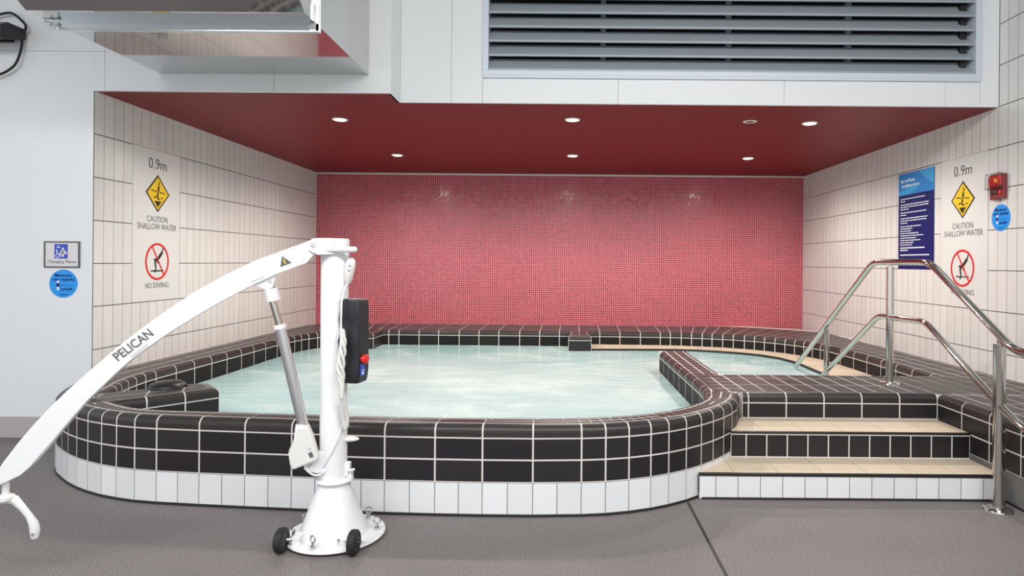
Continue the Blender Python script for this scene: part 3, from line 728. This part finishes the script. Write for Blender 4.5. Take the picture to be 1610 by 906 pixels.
# ---------------------------------------------------------------- signs
def plate(name, o, right, w_, h_, m, th=.004, bevel=0):
    b = MB(); b.box((-w_/2, -h_/2, 0), (w_/2, h_/2, th)); ob = b.build(name, m, bevel=bevel)
    ob.matrix_world = frame(o, right, (0, 0, 1)); return ob
def diver(mb, cx, cy, k, z0, z1):
    for p, q, w_ in (((.00, .00), (.045, .045), .020), ((.045, .045), (.060, .085), .010), ((.0, .0), (-.022, -.012), .016), ((-.022, -.012), (-.012, -.045), .013), ((-.012, -.045), (-.02, -.075), .010), ((.0, .01), (-.034, .0), .009)):
        stroke(mb, (cx + p[0]*k, cy + p[1]*k), (cx + q[0]*k, cy + q[1]*k), w_*k, z0, z1)
    mb.prism(circle(cx + .012*k, cy - .014*k, .010*k, 14), I4, z0, z1)
def depth_sign(o, right, label, wavy):
    s = plate('depth_sign', o, right, .586, 1.196, 'sign_white'); tag(s, label, 'sign', 'depth and diving signs')
    z = .0046
    cz = 1.51
    text('0.9m', .118, 0, 1.996 - cz, 'grey_ink', 'depth_lettering', s, z=z, width=.225)
    b = MB(); dy = 1.767 - cz
    def dia(r): return [(0, dy + r), (-r, dy), (0, dy - r), (r, dy)]
    b.prism(dia(.150), I4, .0035, .0052); bd = b.build('warning_border', 'ink', s, bevel=.0)
    b = MB(); b.prism(dia(.132), I4, .005, .0060); wd = b.build('warning_panel', 'yellow', s)
    b = MB(); b.prism([(-.044, dy - .062), (.044, dy - .062), (.0, dy - .112)], I4, .006, .0068)
    stroke(b, (-.084, dy + .022), (-.018, dy + .012), .008, .006, .0068); stroke(b, (.018, dy + .012), (.084, dy + .004), .008, .006, .0068)
    for p, q, w_ in (((.018, .095), (.010, .055), .010), ((.010, .055), (.002, .015), .020), ((.0, .010), (-.008, -.035), .017), ((-.010, -.036), (.020, -.046), .013)):
        stroke(b, (p[0], dy + p[1]), (q[0], dy + q[1]), w_, .006, .0068)
    b.prism(circle(-.030, dy - .030, .008, 14), I4, .006, .0068)
    for x in (-.052, .036, .054): stroke(b, (x, dy - .042), (x + .012, dy - .028), .007, .006, .0068)
    b.build('shallow_water_pictogram', 'ink', s)
    text('CAUTION', .068, 0, 1.557 - cz, 'grey_ink', 'caution_lettering', s, z=z, width=.26)
    text('SHALLOW WATER', .068, 0, 1.497 - cz, 'grey_ink', 'caution_lettering', s, z=z, width=.49)
    dy = 1.222 - cz
    b = MB(); diver(b, .0, dy + .012, 1.35, .004, .0052)
    if wavy:
        for k in range(8): stroke(b, (-.080 + .02*k, dy - .068 + (.004 if k % 2 else -.004)), (-.060 + .02*k, dy - .068 + (-.004 if k % 2 else .004)), .009, .004, .0052)
    else: stroke(b, (-.080, dy - .074), (.080, dy - .074), .011, .004, .0052)
    b.build('diver_pictogram', 'ink', s)
    b = MB(); annulus(b, 0, dy, .131, .148, .004, .0064); stroke(b, (-.066, dy + .122), (.086, dy - .108), .013, .004, .0063); b.build('prohibition_ring', 'sign_red', s)
    text('NO', .062, -.108, 1.030 - cz, 'grey_ink', 'diving_lettering', s, z=z, width=.074); text('DIVING', .062, .049, 1.030 - cz, 'grey_ink', 'diving_lettering', s, z=z, width=.192)
    return s
depth_sign((XL, 5.094, 1.51), (0, 1, 0), 'white 0.9m shallow water sign on the left wall, its diver above a straight line', False)
depth_sign((XR, 5.055, 1.51), (0, -1, 0), 'white 0.9m shallow water sign on the right wall beside the blue poster', True)
# blue poster
ps = plate('rules_poster', (XR, 5.731, 1.650), (0, -1, 0), .572, .884, 'navy', .005)
tag(ps, 'tall navy and light blue poster of spa rules on the right wall', 'poster')
b = MB(); b.box((-.286, .242, .0045), (.286, .442, .0056)); hd = b.build('poster_header', 'cyan', ps)
b = MB(); b.prism([(.286, .30), (.286, .442), (.05, .442), (.16, .36)], I4, .0055, .0060); b.prism([(-.286, .242), (-.10, .242), (.06, .30), (-.05, .32), (-.286, .27)], I4, .0055, .0060); b.build('header_shape', 'cyan2', hd)
text('Spa and Sauna', .042, -.25, .372, 'paper', 'title_lettering', ps, z=.0068, align='LEFT', bold=.0006)
text('conditions of use', .042, -.23, .325, 'paper', 'title_lettering', ps, z=.0068, align='LEFT', bold=.0006)
y = .205
for n_, wd_ in ((.40, 1), (.08, 0), (.46, 1), (.45, 1), (.14, 0), (.42, 1), (.10, 0), (.44, 1), (.43, 1), (.12, 0), (.34, 0), (.20, 0), (.18, 0), (.30, 0), (.38, 0), (.26, 0), (.33, 0), (.22, 0), (.20, 0)):
    b = MB(); x = -.25
    while x < -.25 + n_:
        l_ = random.uniform(.02, .055); b.box((x, y - .0042, .0048), (min(x + l_, -.25 + n_), y + .0042, .0056)); x += l_ + .008
    b.build('print_line', 'paper', ps); y -= .0215
    if wd_ == 0 and n_ < .15: y -= .010
for n_ in (.40, .13):
    b = MB(); b.box((-.25, y - .010, .0048), (-.25 + n_, y, .0056)); b.build('print_line', 'paper', ps); y -= .022
y -= .022
for a_, c_ in (((-.25, y - .010), (.22, y)), ((-.25, -.368), (.22, -.365)), ((.10, -.405), (.20, -.392))):
    b = MB(); b.box((*a_, .0048), (*c_, .0056)); b.build('print_line', 'paper', ps)
# round blue capacity stickers
def sticker(o, right, label, num):
    b = MB(); b.prism(circle(0, 0, .097, 56), I4, 0, .003); s = b.build('capacity_sticker', 'sticker'); s.matrix_world = frame(o, right, (0, 0, 1)); tag(s, label, 'sticker', 'capacity stickers')
    text('Maximum', .030, 0, .057, 'navy', 'sticker_lettering', s, z=.0036, bold=.0005); text('user capacity', .029, 0, .030, 'navy', 'sticker_lettering', s, z=.0036, bold=.0005, width=.155)
    text('people', .028, .026, -.036, 'navy', 'sticker_lettering', s, z=.0036, bold=.0005)
    b = MB(); b.prism(circle(-.036, .012, .009, 20), I4, .0025, .004); b.build('symbol_head', 'paper', s)
    b = MB(); b.box((-.043, -.044, .0025), (-.029, -.022, .004)); b.build('symbol_body', 'paper', s)
    b = MB(); b.box((-.047, -.022, .0025), (-.025, .001, .004)); b.build('symbol_band', 'navy', s)
    b = MB(); b.box((-.012, -.014, .0025), (.06, -.0115, .0036)); b.build('sticker_rule', 'navy', s)
    b = MB(); b.box((-.022, -.079, .0025), (.03, -.074, .0036)); b.build('sticker_rule', 'navy', s)
sticker((-3.443, YF, 1.067), (1, 0, 0), 'round blue capacity sticker below the framed sign on the plain white wall', 1)
sticker((XR, 4.619, 1.593), (0, -1, 0), 'round blue capacity sticker under the red alarm on the right wall', 1)
# changing room sign
cs = plate('framed_sign', (-3.4515, YF, 1.2685), (1, 0, 0), .242, .178, 'sign_grey', .006)
tag(cs, 'small framed accessible changing sign with blue pictogram on the white wall', 'sign')
b = MB()
for a, c in (((-.123, -.091), (.123, -.082)), ((-.123, .082), (.123, .091)), ((-.123, -.082), (-.114, .082)), ((.114, -.082), (.123, .082))): b.box((*a, 0), (*c, .010))
b.build('frame', 'grey_ink', cs)
b = MB(); b.box((-.052, -.028, .0055), (.040, .072, .0068)); ic = b.build('pictogram_panel', 'icon_blue', cs)
b = MB(); z0, z1 = .0066, .0078
annulus(b, -.030, -.010, .010, .0145, z0, z1, 28); b.prism(circle(-.034, .028, .0055, 16), I4, z0, z1); stroke(b, (-.034, .022), (-.032, .004), .007, z0, z1); stroke(b, (-.032, .004), (-.014, .004), .006, z0, z1); stroke(b, (-.014, .006), (-.008, -.014), .005, z0, z1)
for p, q in (((-.024, .064), (-.024, .054)), ((-.024, .054), (-.036, .046)), ((-.024, .054), (-.010, .046))): stroke(b, p, q, .005, z0, z1)
b.prism(circle(.008, .040, .007, 18), I4, z0, z1); stroke(b, (.008, .034), (.008, -.016), .013, z0, z1); stroke(b, (-.010, .022), (.026, .022), .010, z0, z1); stroke(b, (-.014, .006), (.036, .010), .010, z0, z1)
b.build('pictogram', 'paper', ic)
text('Changing Places', .030, 0, -.050, 'grey_ink', 'sign_lettering', cs, z=.0066, width=.195)
# alarm with a clear cover
al = empty('alarm_call_point'); al.matrix_world = frame((XR, 4.632, 1.825), (0, -1, 0), (0, 0, 1)); tag(al, 'red emergency alarm under a clear hinged cover on the tiled right wall', 'alarm')
b = MB(); b.box((-.072, -.098, 0), (.075, .085, .030)); b.build('back_box', 'alarm_dark', al, bevel=.006)
b = MB(); b.box((-.060, -.002, .028), (.062, .075, .042)); b.build('call_button_panel', 'red', al, bevel=.005)
b = MB(); b.lathe([(.014, 0), (.014, .008), (.009, .012), (.001, .013)], (0, 0, 0), 24); o = b.build('beacon', 'amber', al, smooth=True); o.location = (.018, .036, .040)
for x, m in ((-.040, 'black'), (.006, 'black'), (.044, 'red')):
    b = MB(); b.lathe([(.013, 0), (.013, .008), (.001, .012)], (0, 0, 0), 20); o = b.build('button', m, al, smooth=True); o.location = (x, -.050, .029)
b = MB(); b.box((-.078, -.022, .056), (.072, .090, .060)); b.box((-.078, -.022, .03), (-.074, .090, .058)); b.box((.068, -.022, .03), (.072, .090, .058)); b.box((-.078, .086, .03), (.072, .090, .058)); b.box((-.078, -.022, .03), (.072, -.018, .058))
b.build('clear_cover', 'clear', al)
b = MB(); b.box((-.012, -.112, .004), (.014, -.098, .022)); b.build('cover_latch', 'clear', al)

# ---------------------------------------------------------------- louvre
lv = tag(empty('louvre_grille', (1.23, YF2, 2.585)), 'wide grey metal louvre set in the white fascia above the alcove', 'louvre')
X0, X1, Z0, Z1 = -.587, 3.05, 2.585, 3.72
def vp(mb, name, m, par=None, **k):
    o = mb.build(name, m, par or lv, **k)
    if not par: o.location = (-1.23, -YF2, -2.585)
    return o
b = MB(); fw = .042
b.box((X0, YF2 - .018, Z0), (X1, YF2 + .10, Z0 + .020)); b.box((X0, YF2 - .018, Z0 + .02), (X1, YF2 - .008, Z0 + .055)); b.box((X0, YF2 - .018, Z1 - .05), (X1, YF2 + .10, Z1))
b.box((X0, YF2 - .018, Z0 + .055), (X0 + fw, YF2 + .10, Z1 - .05)); b.box((X1 - fw, YF2 - .018, Z0 + .055), (X1, YF2 + .10, Z1 - .05)); vp(b, 'frame', 'louvre_frame', bevel=.002)
b = MB(); b.box((X0, YF2 + .18, Z0), (X1, YF2 + .19, Z1)); b.box((X0, YF2 + .1, Z0 - .0), (X1, YF2 + .18, Z0 + .01)); vp(b, 'dark_backing', 'dark')
pz = .1045
for k in range(10):
    z = Z0 + .058 + pz * k
    b = MB(); prof = [(-.004, z + .014), (-.004, z), (.004, z - .001), (.008, z + .008), (.094, z + .104), (.094, z + .111), (.089, z + .111), (.004, z + .017)]
    b.ring([[(X0 + fw, YF2 + y, zz) for y, zz in prof], [(X1 - fw, YF2 + y, zz) for y, zz in prof]]); vp(b, 'blade', 'louvre')
for x in (.30, 1.24, 2.14):
    b = MB(); b.box((x - .018, YF2 + .118, Z0 + .02), (x + .018, YF2 + .16, Z1)); vp(b, 'mullion', 'louvre')
b = MB(); b.box((X1 - .125, YF2 + .04, Z0 + .02), (X1 - .075, YF2 + .07, Z1 - .02)); vp(b, 'linkage_bar', 'black')

# ---------------------------------------------------------------- duct
dz = 2.528; dx0, dx1 = -2.79, -1.343
du = tag(empty('air_duct', (-2.066, YF, dz)), 'shiny stainless steel duct running out of the wall above the hoist', 'duct')
def dp(mb, name, m, par=None, **k):
    o = mb.build(name, m, par or du, **k)
    if not par: o.location = (2.066, -YF, -dz)
    return o
FY = 3.455
b = MB(); b.box((dx0, FY, dz), (dx1, YF - .001, 3.5)); dp(b, 'rear_section', 'duct', bevel=.002)
b = MB(); prof = [(FY, dz), (3.30, dz), (2.60, dz + .44), (2.60, 3.6), (FY, 3.5)]
b.ring([[(dx0, y, z) for y, z in prof], [(dx1, y, z) for y, z in prof]]); dp(b, 'front_section', 'duct')
b = MB(); e = .022; eb = .050
for y0, y1 in ((FY - .014, FY - .002), (FY + .002, FY + .014)):
    b.box((dx0 - e, y0, dz - eb), (dx1 + e, y1, dz + .002)); b.box((dx0 - e, y0, dz), (dx0, y1, 3.52)); b.box((dx1, y0, dz), (dx1 + e, y1, 3.52))
fl = dp(b, 'joint_flange', 'duct_rim', bevel=.002)
b = MB(); b.box((dx0 - e - .004, FY - .022, dz - eb - .003), (dx0 + .060, FY - .013, dz - .010)); dp(b, 'corner_cleat', 'alu', bevel=.003)
b = MB(); b.box((dx1 - .03, FY - .022, dz - eb - .003), (dx1 + e + .004, FY - .013, dz - .004)); b.box((dx1 + .004, FY - .022, dz - eb), (dx1 + e + .003, FY - .013, dz + .10)); dp(b, 'corner_cleat', 'alu', bevel=.003)
for x in (dx0 + .02, dx0 + .055, dx1 + .0):
    b = MB(); b.lathe([(.010, -.006), (.010, 0), (.001, 0)], (x, FY - .022, dz - .018), 6, 'Y'); b.build('bolt', 'alu', du).location = (2.066, -YF, -dz)

# ---------------------------------------------------------------- speaker at the top left
sk = tag(empty('wall_speaker', (-3.72, 4.30, 2.64)), 'black box speaker with looping black cables at the upper left', 'speaker')
def kp(mb, name, m, par=None, **k):
    o = mb.build(name, m, par or sk, **k)
    if not par: o.location = (3.72, -4.30, -2.64)
    return o
b = MB(); b.ring([[(x, y, z) for y, z in ((4.18, 2.70), (4.18, 2.775), (4.24, 2.815), (4.38, 2.815), (4.38, 2.745), (4.22, 2.69))] for x in (-4.25, -3.700)]); kp(b, 'speaker_case', 'black', bevel=.006)
b = MB(); b.box((-3.95, 4.37, 2.73), (-3.80, 4.40, 2.80)); kp(b, 'wall_bracket', 'black')
def arc(pts): return dense([Vector(p) for p in pts], .02)
b = MB(); b.tube([(x, 4.36, z) for x, z in arc([(-4.0, 2.86), (-3.85, 2.915), (-3.78, 2.92), (-3.72, 2.875), (-3.685, 2.835), (-3.69, 2.80)])], .008, 10); kp(b, 'cable', 'rubber', smooth=True)
b = MB(); b.tube([(x, 4.36, z) for x, z in arc([(-3.71, 2.78), (-3.712, 2.70), (-3.725, 2.64), (-3.755, 2.57), (-3.80, 2.53), (-3.86, 2.50), (-4.0, 2.47)])], .008, 10); kp(b, 'cable', 'rubber', smooth=True)

# ---------------------------------------------------------------- downlights
spots = [(-1.82, 5.20, 'recessed downlight at the front left of the red ceiling'), (.08, 5.14, 'recessed downlight at the front centre of the red ceiling'), (2.02, 5.20, 'recessed downlight at the front right of the red ceiling, beside the unlit fitting'),
    (-1.80, 6.93, 'recessed downlight at the back left of the red ceiling'), (.11, 6.88, 'recessed downlight at the back centre of the red ceiling'), (2.03, 6.95, 'recessed downlight at the back right of the red ceiling')]
rim_p = [(.047, 0), (.060, -.001), (.064, -.006), (.060, -.012), (.049, -.013), (.046, -.008)]
proto = None
for i, (x, y, lab) in enumerate(spots):
    if proto is None:
        r_ = empty('downlight'); rm = MB(); rm.lathe(rim_p, n=32); rm = rm.build('trim_ring', 'lamp_rim', r_, smooth=True)
        ln = MB(); ln.lathe([(.001, -.011), (.040, -.011), (.047, -.008), (.047, -.002), (.001, -.002)], n=32); ln = ln.build('lens', 'lamp', r_); proto = (r_, rm, ln); o = r_
    else:
        o = proto[0].copy(); COL.objects.link(o)
        for c in proto[1:]: d = c.copy(); COL.objects.link(d); d.parent = o
    o.location = (x, y, ZC); tag(o, 'lit ' + lab, 'ceiling light', 'lit downlights in the red ceiling')
    l = bpy.data.lights.new('downlight_beam', 'SPOT'); l.energy = 70; l.color = (1, .925, .84); l.spot_size = R(168); l.spot_blend = .6; l.shadow_soft_size = .045
    lo = bpy.data.objects.new('downlight_beam', l); COL.objects.link(lo); lo.location = (x, y, ZC - .03)
o = empty('ceiling_sprinkler', (1.525, 5.18, ZC)); tag(o, 'unlit white ring fitting with dark centre in the red ceiling', 'ceiling fitting')
b = MB(); b.lathe([(.034, 0), (.055, 0), (.056, -.003), (.052, -.005), (.037, -.005), (.034, -.002)], n=32); b.build('trim_ring', 'lamp_rim', o, smooth=True)
b = MB(); b.lathe([(.001, -.007), (.024, -.006), (.034, -.003), (.034, -.001), (.001, -.001)], n=28); b.build('dark_centre', 'alarm_dark', o)
